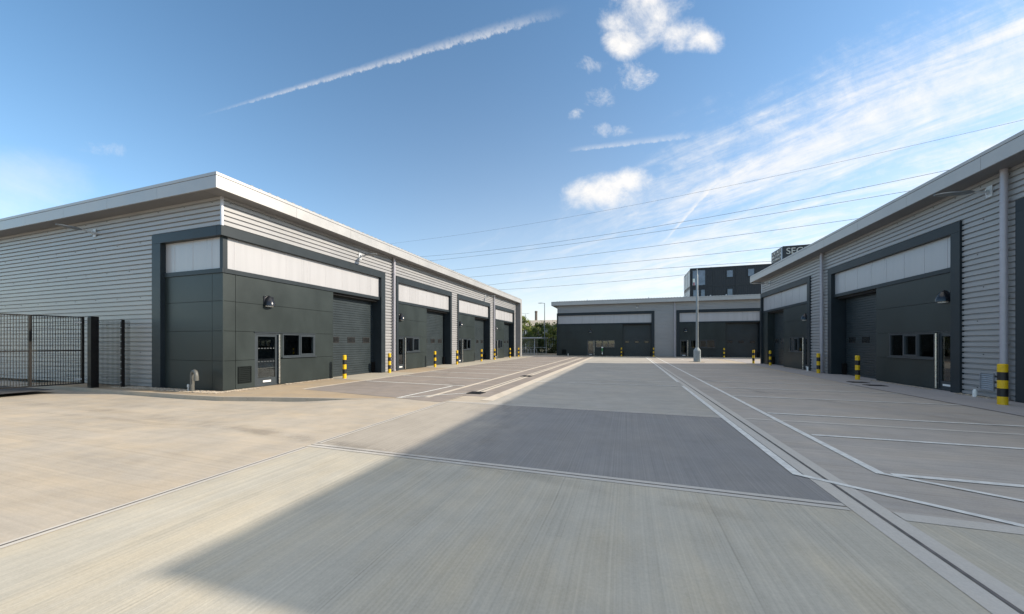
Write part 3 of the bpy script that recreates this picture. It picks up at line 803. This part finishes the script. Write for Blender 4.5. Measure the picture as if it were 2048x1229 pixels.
ribroof(fB, -9.2, 28, BB, .50, -14, slope=.03)
MB().box(-9.7, 28, 47.37, 62, 7.2, 7.36).build('roof_deck', 'roof_sheet', BB)
for x in (-5.0, 2.8, 9.9, 11.6): MB().box(x-.06, x+.06, 48.5, 48.6, 7.42, 7.64).build('roof_fixing', 'office_white', BB)

# ================================================================== BOLLARDS
def bollard_mesh():
    r = .085; H = 1.13; seg = [0, .23, .455, .68, .905, H-.02]
    pr = [(r, seg[0])]; ms = []
    for i in range(5):
        if i: pr.append((r, seg[i])); ms.append((i-1) % 2)
    pr.append((r, seg[5])); ms.append(0); pr.append((r-.02, H)); ms += [0, 0]
    b = MB(); b.lathe(pr, 28, mats=ms); return b
bproto = None
def bollard(x, y, label, group='yellow and black bollards along the shutters', sc=1.0):
    global bproto
    if bproto is None:
        o = bollard_mesh().build('bollard', ['bollard_yellow', 'bollard_black'], smooth=True); bproto = o
    else:
        o = bproto.copy(); COL.objects.link(o)
    o.location = (x, y, 0); o.scale = (sc, sc, 1)
    return tag(o, label, 'bollard', group)
Lb = [(13.54, 'nearest yellow and black bollard on the left, before the first roller shutter'),
      (16.91, 'yellow and black bollard at the far jamb of the first left shutter'),
      (21.94, 'yellow and black bollard before the second left shutter, by the guard post'),
      (25.35, 'yellow and black bollard against silver cladding between second and third left frames'),
      (30.36, 'yellow and black bollard before the third left shutter'),
      (33.78, 'yellow and black bollard at the foot of the second left downpipe'),
      (38.85, 'yellow and black bollard before the fourth, farthest left shutter'),
      (42.25, 'last yellow and black bollard on the left, at the end wing wall')]
for y, l in Lb: bollard(-12.9, y, l)
for (x, y), l in zip(((9.9, 13.4), (10.25, 20.48), (10.37, 24.24), (10.5, 31.6), (10.2, 34.3)),
                     ('largest yellow and black bollard, nearest on the right beside the thick downpipe',
                      'yellow and black bollard on the right before the large shaded shutter',
                      'yellow and black bollard beside the thin downpipe on the right terrace',
                      'yellow and black bollard before the farthest shutter of the right terrace',
                      'yellow and black bollard just beyond the far corner of the right terrace')):
    bollard(x, y, l, sc=1.12 if y < 14 else 1.0)
for x, l in ((-.56, 'yellow and black bollard on the near side of the left shutter of the far terrace'),
             (3.29, 'yellow and black bollard at the frame beside the silver pier of the far terrace'),
             (11.05, 'yellow and black bollard before the right shutter of the far terrace')):
    bollard(x, 47.2, l)
gp = MB(); gp.lathe([(.07, 0), (.07, .28), (.07, .50), (.07, .62), (.115, .66), (.115, 1.08), (.115, 1.2), (.09, 1.23)], 20, mats=[1, 2, 1, 2, 0, 2, 2, 2])
tag(gp.build('charging_post', ['green_paint', 'bollard_black', 'white_paint'], smooth=True), 'green, white and black post standing before the far terrace windows', 'post').location = (-2.95, 47.15, 0)

# ================================================================== LAMP POST
LP = empty('lamp_post', (6.15, 35.5, 0), 'tall grey tapered lighting column with bulky base cabinet in mid yard', 'lamp post')
b = MB(); n = 8
b.lathe([(.30, 0), (.30, 1.02), (.13, 1.28), (.12, 1.33)], 8, (6.15, 35.5, .02)); b.build('base_cabinet', 'cabinet_grey', LP, bevel=.012)
MB().lathe([(.118, 1.33), (.10, 4.5), (.075, 7.9), (.04, 8.02), (.035, 8.5)], 14, (6.15, 35.5, 0)).build('pole', 'lamp_grey', LP, smooth=True)
MB().box(6.15-.13, 6.15+.13, 35.18, 35.198, .25, .95).build('cabinet_door', 'cabinet_grey', LP)
MB().box(5.6, 6.7, 35.0, 36.0, .012, .03).build('base_slab', 'kerb_concrete', LP)

# ================================================================== GATE AND FENCE
Gt = empty('mesh_gate', (-20.55, 8.05, 0), 'black steel mesh gate leaf swung open at the left edge', 'gate')
p0 = Vector((-19.95, 7.72)); dr_ = Vector((-.2, -.98)).normalized(); LN = 3.6
def gpt(u, z, off=0): v = p0+dr_*u; n = Vector((-dr_.y, dr_.x))*off; return (v.x+n.x, v.y+n.y, z)
def gbar(b, u0, z0, u1, z1, w): b.tube([gpt(u0, z0), gpt(u1, z1)], w, 4)
zb, zt = .14, 2.72
b = MB()
for u in (0, 1.2, 2.4, 3.6): b.tube([gpt(u, zb), gpt(u, zt)], .045, 4)
for z in (zb+.02, 1.42, zt-.02): b.tube([gpt(0, z), gpt(LN, z)], .03, 4)
b.build('gate_frame', 'gate_black', Gt)
b = MB(); u = .05
while u < LN: b.tube([gpt(u, zb), gpt(u, zt)], .0095, 4, cap=False); u += .06
z = zb+.1
while z < zt: b.tube([gpt(0, z), gpt(LN, z)], .008, 4, cap=False); z += .2
b.build('mesh_infill', 'gate_black', Gt)
for z in (.32, 2.5):
    MB().tube([gpt(.22, z), gpt(-.35, z)], .022, 8).tube([gpt(-.28, z-.06), gpt(-.28, z+.06)], .035, 10).build('hinge', 'galvanised', Gt, smooth=True)
o = MB().box(-19.60, -19.50, 7.70, 7.82, -.05, 2.70).box(-19.46, -19.26, 7.66, 7.88, -.05, 2.72).box(-19.50, -19.46, 7.72, 7.80, .2, 2.5).build('gate_post', 'gate_black', bevel=.008)
tag(o, 'thick black steel gate post between open gate and fence panel', 'post')
F = empty('mesh_fence', (-19.0, 7.8, 0), 'short black mesh fence panel running from the gate post to the clad wall', 'fence')
a0 = Vector((-19.26, 7.80)); a1 = Vector((-18.32, 8.14)); a2 = Vector((-18.1, 8.25))
def lp(a, c, t): v = a.lerp(c, t); return v
b = MB(); L_ = (a2-a0).length; k = 0
while k*.045 < L_: v = a0+(a2-a0)*(k*.045/L_); b.tube([(v.x, v.y, .05), (v.x, v.y, 2.58)], .006, 4, cap=False); k += 1
z = .1
while z < 2.56: b.tube([(a0.x, a0.y, z), (a2.x, a2.y, z)], .005, 4, cap=False); z += .2
b.build('mesh_infill', 'gate_black', F)
MB().box(-18.36, -18.28, 8.08, 8.16, 0, 2.60).build('fence_post', 'gate_black', F)
b = MB()
for i in range(10): b.box(-18.335, -18.305, 8.068, 8.08, .2+i*.26, .225+i*.26)
b.build('clip', 'galvanised', F)

# small services
o = MB().tube([(-14.5, 8.22, -.02), (-14.5, 8.22, .58), (-14.48, 8.22, .66), (-14.43, 8.21, .71), (-14.36, 8.2, .725), (-14.29, 8.19, .71), (-14.24, 8.18, .66), (-14.22, 8.18, .58), (-14.22, 8.18, .48)], .062, 14).tube([(-14.22, 8.18, .55), (-14.22, 8.18, .40)], .072, 14).build('vent_pipe', 'vent_pipe_grey', smooth=True)
tag(o, 'grey swan neck vent pipe in the gravel at the gable corner', 'vent pipe')
o = MB().tube([(-14.66, 8.2, 0), (-14.66, 8.2, .26)], .03, 10).tube([(-14.66, 8.2, .16), (-14.66, 8.2, .24)], .045, 10).build('drain_stub', 'galvanised', smooth=True); tag(o, 'short pale capped pipe stub beside the swan neck vent pipe', 'pipe')
o = MB().tube([(10.52, 15.1, 0), (10.52, 15.1, .2)], .05, 12).tube([(10.52, 15.1, .2), (10.52, 15.1, .25)], .03, 12).build('drain_stub', 'white_paint', smooth=True); tag(o, 'short white pipe stub below the louvre vent on the right', 'pipe')
o = MB().tube([(10.5, 25.8, 0), (10.5, 25.8, .28)], .045, 12).build('drain_stub', 'white_paint', smooth=True); tag(o, 'short white pipe stub at the foot of the frame of the farthest right unit', 'pipe')
o = MB().tube([(-7.5, 47.7, 0), (-7.5, 47.7, .3)], .05, 12).build('drain_stub', 'white_paint', smooth=True); tag(o, 'short white pipe stub at the left foot of the far terrace', 'pipe')
def cover(x, y, w, l, label, cat='drain cover', grate=True):
    root = empty('drain_cover', (x, y, 0), label, cat, 'iron covers in the paving')
    b = MB(); framebox2 = [(x-w, x+w, y-l, y-l+.03), (x-w, x+w, y+l-.03, y+l), (x-w, x-w+.03, y-l+.03, y+l-.03), (x+w-.03, x+w, y-l+.03, y+l-.03)]
    for r in framebox2: b.box(*r, .004, .022)
    b.build('frame', 'iron', root)
    b = MB()
    if grate:
        n = 9
        for i in range(n): yy = y-l+.04+(2*l-.08)*i/(n-1); b.box(x-w+.03, x+w-.03, yy-.009, yy+.009, .006, .019)
    else: b.box(x-w+.032, x+w-.032, y-l+.032, y+l-.032, .005, .018)
    b.build('grate' if grate else 'lid', 'iron', root)
cover(-4.85, 10.95, .26, .24, 'nearest black iron gully grate at the start of the slot drain')
cover(-4.85, 17.35, .26, .3, 'farther black iron gully grate halfway along the slot drain')
cover(9.55, 19.05, .3, .22, 'dark iron cover in the right footpath, nearer the bollard', grate=False)
cover(9.50, 17.85, .3, .22, 'dark iron cover in the right footpath, nearer the large bollard', grate=False)

# ================================================================== CYCLE SHELTER, HOOPS, FENCE BEYOND
CS = empty('cycle_shelter', (-14, 51, 0), 'open grey steel cycle shelter with flat roof beyond the left terrace', 'shelter')
MB().box(-17.5, -11.75, 50.2, 54.6, 2.42, 2.60).build('roof', 'galvanised', CS, bevel=.01)
for x, y in ((-12.9, 50.4), (-12.0, 54.3), (-17.0, 50.4), (-17.0, 54.3)): MB().tube([(x, y, 0), (x, y, 2.42)], .055, 10).build('post', 'galvanised', CS, smooth=True)
b = MB(); b.box(-17.0, -12.0, 54.28, 54.34, 1.0, 1.08); b.box(-17, -12, 54.28, 54.34, .1, .16); b.build('rail', 'galvanised', CS)
MB().box(-16.9, -12.1, 54.30, 54.315, 1.1, 2.35).build('glazing', 'glass_clear', CS)
hp = None
for i in range(6):
    if hp is None:
        hp = MB().tube([(0, -.35, 0), (0, -.35, .68), (0, -.30, .78), (0, -.2, .83), (0, .2, .83), (0, .30, .78), (0, .35, .68), (0, .35, 0)], .03, 8).build('cycle_stand', 'galvanised', smooth=True); o = hp
    else: o = hp.copy(); COL.objects.link(o)
    o.location = (-15.1+i*.42, 51.0, 0); o.rotation_euler.z = R(68)
    tag(o, 'galvanised steel cycle hoop in the row under the cycle shelter', 'cycle stand', 'cycle hoops under the shelter')
F2 = empty('mesh_fence', (-12, 57, 0), 'dark mesh boundary fence in front of the trees', 'fence')
b = MB(); x = -32
while x < -6: b.tube([(x, 57, 0), (x, 57, 2.5)], .006, 4, cap=False); x += .14
for z in (.1, .9, 1.7, 2.48): b.tube([(-32, 57, z), (-6, 57, z)], .012, 4)
b.build('mesh_infill', 'gate_black', F2)
for i in range(11): MB().box(-32+i*2.5-.04, -32+i*2.5+.04, 56.96, 57.04, 0, 2.6).build('fence_post', 'gate_black', F2)
struct(slab('verge', -60, 20, 56.5, 110, 'verge_soil', .003))

# street lamp beyond the fence, distant shed with chimney
SLp = empty('street_lamp', (-13.2, 58.5, 0), 'dark street lamp column with single arm rising above the trees', 'street lamp')
MB().tube([(-13.2, 58.5, 0), (-13.2, 58.5, 8.55)], [.09, .06], 10).build('column', 'lamp_grey', SLp, smooth=True)
MB().tube([(-13.2, 58.5, 8.5), (-13.65, 58.5, 8.58)], .035, 8).build('arm', 'lamp_grey', SLp, smooth=True)
b = MB(); pr = [(-13.6, .05, .05), (-13.8, .14, .07), (-14.1, .16, .07), (-14.35, .06, .03)]
for (x, w, hh) in pr:
    for ux, uz in ((-1, -.3), (-.6, .7), (.6, .7), (1, -.3), (.5, -.8), (-.5, -.8)): b.v.append((x, 58.5+ux*w, 8.58+uz*hh))
for k in range(3):
    for j in range(6): b.f.append((k*6+j, k*6+(j+1) % 6, (k+1)*6+(j+1) % 6, (k+1)*6+j)); b.m.append(0)
b.build('lamp_head', 'lamp_grey', SLp, smooth=True)
DL = empty('street_lamp', (-31.2, 110, 0), 'distant thin two armed lamp mast left of the chimney', 'street lamp')
MB().tube([(-31.2, 110, 0), (-31.2, 110, 11.3)], [.12, .07], 8).build('column', 'galvanised', DL)
MB().tube([(-32.1, 110, 11.45), (-31.2, 110, 11.3), (-30.3, 110, 11.45)], .05, 6).box(-32.5, -32.0, 109.9, 110.1, 11.42, 11.5).box(-30.4, -29.9, 109.9, 110.1, 11.42, 11.5).build('arm', 'galvanised', DL)
SH = empty('warehouse', (-26, 115, 0), 'distant low warehouse with pale roof behind the trees', 'building')
MB().box(-60, -5, 115, 150, 0, 7.6).build('wall', 'shed_wall', SH)
b = MB(); b.quad((-60.5, 114.5, 7.65), (-4.5, 114.5, 7.65), (-4.5, 132, 10.6), (-60.5, 132, 10.6)); b.quad((-60.5, 132, 10.6), (-4.5, 132, 10.6), (-4.5, 150, 7.6), (-60.5, 150, 7.6)); b.build('roof', 'shed_roof', SH)
o = MB().lathe([(.55, 0), (.5, 13.6), (.56, 13.65), (.56, 14.3)], 16, (-33.4, 133, 0)).build('chimney', 'chimney_brick', smooth=True); tag(o, 'dark round chimney rising behind the distant warehouse roof', 'chimney')

# ================================================================== TREES
def tree(x, y, h, r, mats, label, loose=1.0, n=2600, base=.15, leaf=.11, name='tree'):
    root = empty(name, (x, y, 0), label, 'tree', 'trees beyond the fence')
    b = MB(); th = h*.86
    b.tube([(x, y, 0), (x+random.uniform(-.1, .1), y, th*.4), (x+random.uniform(-.2, .2), y, th)], [.12*h/6, .08*h/6, .02], 8)
    tips = []
    for i in range(16):
        z = h*(base+.05+(.75-base)*i/16); a = random.uniform(0, 6.28); rr = r*random.uniform(.5, .95)*(1-.55*max(0, (z/h-.55)/.45))
        e = Vector((x+rr*math.cos(a), y+rr*math.sin(a), z+h*random.uniform(.04, .16))); tips.append(e)
        b.tube([(x, y, z), tuple(Vector((x, y, z)).lerp(e, .5)+Vector((0, 0, .1))), tuple(e)], [.035*h/6, .022, .008], 5)
    b.build('trunk', 'bark', root, smooth=True)
    c = MB()
    cl = [(t, random.uniform(.22, .42)*r*loose, random.choice((0, 0, 1, 1, 2))) for t in tips]
    for i in range(18):
        a = random.uniform(0, 6.28); z = h*random.uniform(base+.02, .97); f = math.sqrt(max(.03, 1-((z/h-.45)/.56)**2)); rr = r*f*random.uniform(.2, .95)
        cl.append((Vector((x+rr*math.cos(a), y+rr*math.sin(a), z)), random.uniform(.2, .40)*r*loose*(.5+.5*f), random.choice((0, 1, 1, 2))))
    for i in range(n):
        ctr, cr, mi = random.choice(cl)
        d = Vector((random.gauss(0, 1), random.gauss(0, 1), random.gauss(0, .8)))*cr*.55
        p = ctr+d; s_ = leaf*random.uniform(.6, 1.5)
        u = Vector((random.gauss(0, 1), random.gauss(0, 1), random.gauss(0, .6))).normalized(); v = u.orthogonal().normalized()
        w = u.cross(v); an = random.uniform(0, 6.28); v, w = v*math.cos(an)+w*math.sin(an), w*math.cos(an)-v*math.sin(an)
        c.quad(tuple(p-v*s_), tuple(p-w*s_*.55), tuple(p+v*s_), tuple(p+w*s_*.55), mi if random.random() < .75 else random.choice((0, 1, 2)))
    c.build('crown', mats, root)
LM = ['leaf_dark', 'leaf_mid', 'leaf_light']
tree(-17.3, 60.5, 6.9, 1.5, LM, 'loose dark tree with thin open top nearest the left terrace', .9, 2600, .2)
tree(-19.5, 62, 5.0, 2.2, LM, 'broad mid green tree mostly hidden behind the left terrace end', 1.1, 3000, .05)
tree(-15.3, 62, 4.9, 1.9, ['leaf_dark', 'leaf_light', 'leaf_light'], 'pale green bushy tree behind the cycle shelter', 1.1, 3600, .05)
tree(-14.4, 59.5, 5.6, 1.4, ['leaf_dark', 'leaf_dark', 'leaf_mid'], 'dark slender tree left of the street lamp', 1.0, 3200, .08)
tree(-12.2, 61, 5.9, 1.7, LM, 'tall bright tree right of the street lamp', 1.1, 4200, .05)
tree(-10.3, 60, 5.0, 1.5, ['leaf_mid', 'leaf_light', 'leaf_light'], 'yellow green tree beside the corner of the far terrace', 1.1, 3800, .05)
tree(-8.2, 63.5, 5.2, 1.8, LM, 'mid green tree tucked behind the far terrace end wall', 1.1, 2500, .05)
c = MB()
for i in range(7000):
    p = Vector((random.uniform(-32, -7), 58.2+random.uniform(-.5, .7), abs(random.gauss(0, .55))+.02)); s_ = random.uniform(.06, .14)
    u = Vector((random.gauss(0, 1), random.gauss(0, 1), random.gauss(0, .6))).normalized(); v = u.orthogonal().normalized(); w = u.cross(v)
    c.quad(tuple(p-v*s_), tuple(p-w*s_*.6), tuple(p+v*s_), tuple(p+w*s_*.6))
o = c.build('shrubs', 'hedge'); stuff(o); o['label'] = 'low dark undergrowth along the foot of the boundary fence'

# ================================================================== OFFICE BLOCK AND SIGN TOWER BEHIND
OB = empty('office_block', (11.06, 70, 0), 'black container style office block with big windows above the far terrace', 'building')
b = MB(); X0, X1, Y0, Y1, HT = 11.06, 42, 70, 77.4, 15.1
b.box(X0, X1, Y0, Y1, 0, HT)
x = X0+.2
while x < X1: b.box(x, x+.10, Y0-.045, Y0-.002, 12.02, 14.95); b.box(x, x+.10, Y0-.045, Y0-.002, 8.9, 11.75); x += .28
b.build('wall', 'office_black', OB)
b = MB()
for x in (X0-.02, 14.74, 18.3, 24.9, 31.5): b.box(x-.09, x+.09, Y0-.10, Y0-.003, 0, HT+.05)
for z in (11.78, HT-.12): b.box(X0, X1, Y0-.09, Y0-.048, z, z+.2)
b.build('steel_frame', 'office_frame', OB)
def owin(s0, s1, z0, z1, curt=False):
    b = MB(); fn = lambda s, d, z: (s, Y0-d, z)
    fn.flip = True
    framebox(b, s0, s1, .0, .12, z0, z1, .09); o = b.build('window', 'office_frame', OB, fn)
    MB().box(s0+.09, s1-.09, .05, .06, z0+.09, z1-.09).build('pane', 'office_glass', o, fn)
    if curt:
        q = MB(); q.box(s0+.12, s0+.48, .062, .07, z0+.1, z0+1.3, 0); q.box(s0+.2, s0+.42, .071, .078, z0+.1, z0+.62, 1); q.build('curtain', ['curtain_white', 'curtain_red'], o, fn)
mat('office_glass', (.16, .19, .24), .08, var=.2, vscale=1.2, spec=.8)
owin(11.3, 13.5, 12.0, 14.85, True); owin(16.7, 17.8, 13.2, 14.55); owin(19.9, 21.0, 13.2, 14.6); owin(25.9, 27, 13.2, 14.6)
owin(11.4, 12.5, 8.9, 11.35); owin(12.65, 13.45, 8.9, 11.35); owin(16.8, 17.75, 8.9, 11.3)
fW = lambda s, d, z: (X0-d, s, z)
for i, (a, c) in enumerate(((70.25, 72.2), (72.6, 74.5), (74.9, 76.9))):
    for z0, z1 in ((12.05, 14.8), (8.9, 11.4)):
        b = MB(); framebox(b, a, c, .0, .10, z0, z1, .12); o = b.build('window', 'office_white', OB, fW)
        MB().box(a+.12, c-.12, .04, .05, z0+.12, z1-.12).build('pane', 'office_white', o, fW)
MB().box(14.3, 14.5, 70.1, 70.3, 15.1, 15.25).build('roof_fixing', 'office_white', OB)
ST = empty('sign_tower', (30.45, 85, 0), 'dark stacked rooftop sign box with pale lettering behind the right roof', 'tower')
MB().box(30.45, 44, 85, 91, 0, 21.5).build('wall', 'office_black', ST)
def text(s, size, loc, rot, m, parent, name, ext=.04):
    cu = bpy.data.curves.new(name, 'FONT'); cu.body = s; cu.size = size; cu.extrude = ext
    o = bpy.data.objects.new(name, cu); COL.objects.link(o); o.location = loc; o.rotation_euler = rot
    dg = bpy.context.evaluated_depsgraph_get(); me = bpy.data.meshes.new_from_object(o.evaluated_get(dg)); bpy.data.objects.remove(o)
    q = bpy.data.objects.new(name, me); COL.objects.link(q); q.location = loc; q.rotation_euler = rot
    me.materials.clear(); me.materials.append(M[m]); q.parent = parent; q.matrix_parent_inverse = Matrix.Translation(-wloc(parent))
    return q
text('SEGRO', 1.75, (30.95, 84.95, 19.85), (R(90), 0, 0), 'sign_letter', ST, 'lettering')
b = MB()
for z in (20.95, 20.25, 19.5):
    y = 85.9
    while y < 90.7:
        w = random.uniform(.18, .4); b.box(30.38, 30.448, y, y+.07, z-.25, z+.25)
        if random.random() < .6: b.box(30.38, 30.448, y+.07, y+w, z+random.choice((-.2, 0, .18)), z+random.choice((-.2, 0, .18))+.07)
        y += w+.14
b.build('side_pattern', 'sign_letter', ST)
MB().box(30.36, 30.449, 85.15, 85.75, 17, 21.35).build('side_window', 'office_glass', ST)

# ================================================================== POWER LINES
PLs = [[(-64.41, 106.23, 37.81), (18.79, 87.85, 36.0), (60.55, 78.62, 37.46)], [(-69.04, 107.26, 32.19), (.95, 91.79, 29.66), (52.26, 80.45, 31.42)],
       [(-64.41, 106.23, 30.21), (5.52, 90.78, 28.41), (48.17, 81.35, 28.9)], [(-52.55, 103.61, 25.81), (8.78, 90.06, 25.03), (40.44, 83.06, 25.15)],
       [(-45.61, 102.08, 22.83), (14.94, 88.7, 21.63), (36.19, 84.0, 21.32)], [(-38.2, 100.44, 19.79), (11.41, 89.48, 19.41), (28.85, 85.62, 18.68)],
       [(-36.42, 100.05, 17.97), (-6.41, 93.42, 17.4), (12.94, 89.14, 17.5)]]
nm = ('topmost', 'second from top', 'third from top', 'middle', 'third from bottom', 'second from bottom', 'lowest')
for i, p in enumerate(PLs):
    a, c = Vector(p[0]), Vector(p[2]); pts = []
    xs = [q[0] for q in p]; zs = [q[2] for q in p]
    # parabola through the three points, carried on past both ends
    def zq(x):
        return sum(zs[k]*math.prod((x-xs[j])/(xs[k]-xs[j]) for j in range(3) if j != k) for k in range(3))
    x0, x1 = xs[0]-35, xs[2]+35
    cw = min(1, 1)
    for k in range(41):
        x = x0+(x1-x0)*k/40
        xc = min(max(x, xs[0]), xs[2])
        z = zq(xc)+(zq(xc+.5)-zq(xc-.5))*(x-xc)
        y = a.y+(c.y-a.y)*(x-a.x)/(c.x-a.x); pts.append((x, y, z))
    o = MB().tube(pts, .022 if i == 0 else .034, 5).build('power_line', 'cable')
    tag(o, f'{nm[i]} of the seven thin dark power lines crossing the sky', 'power line', 'overhead power lines')
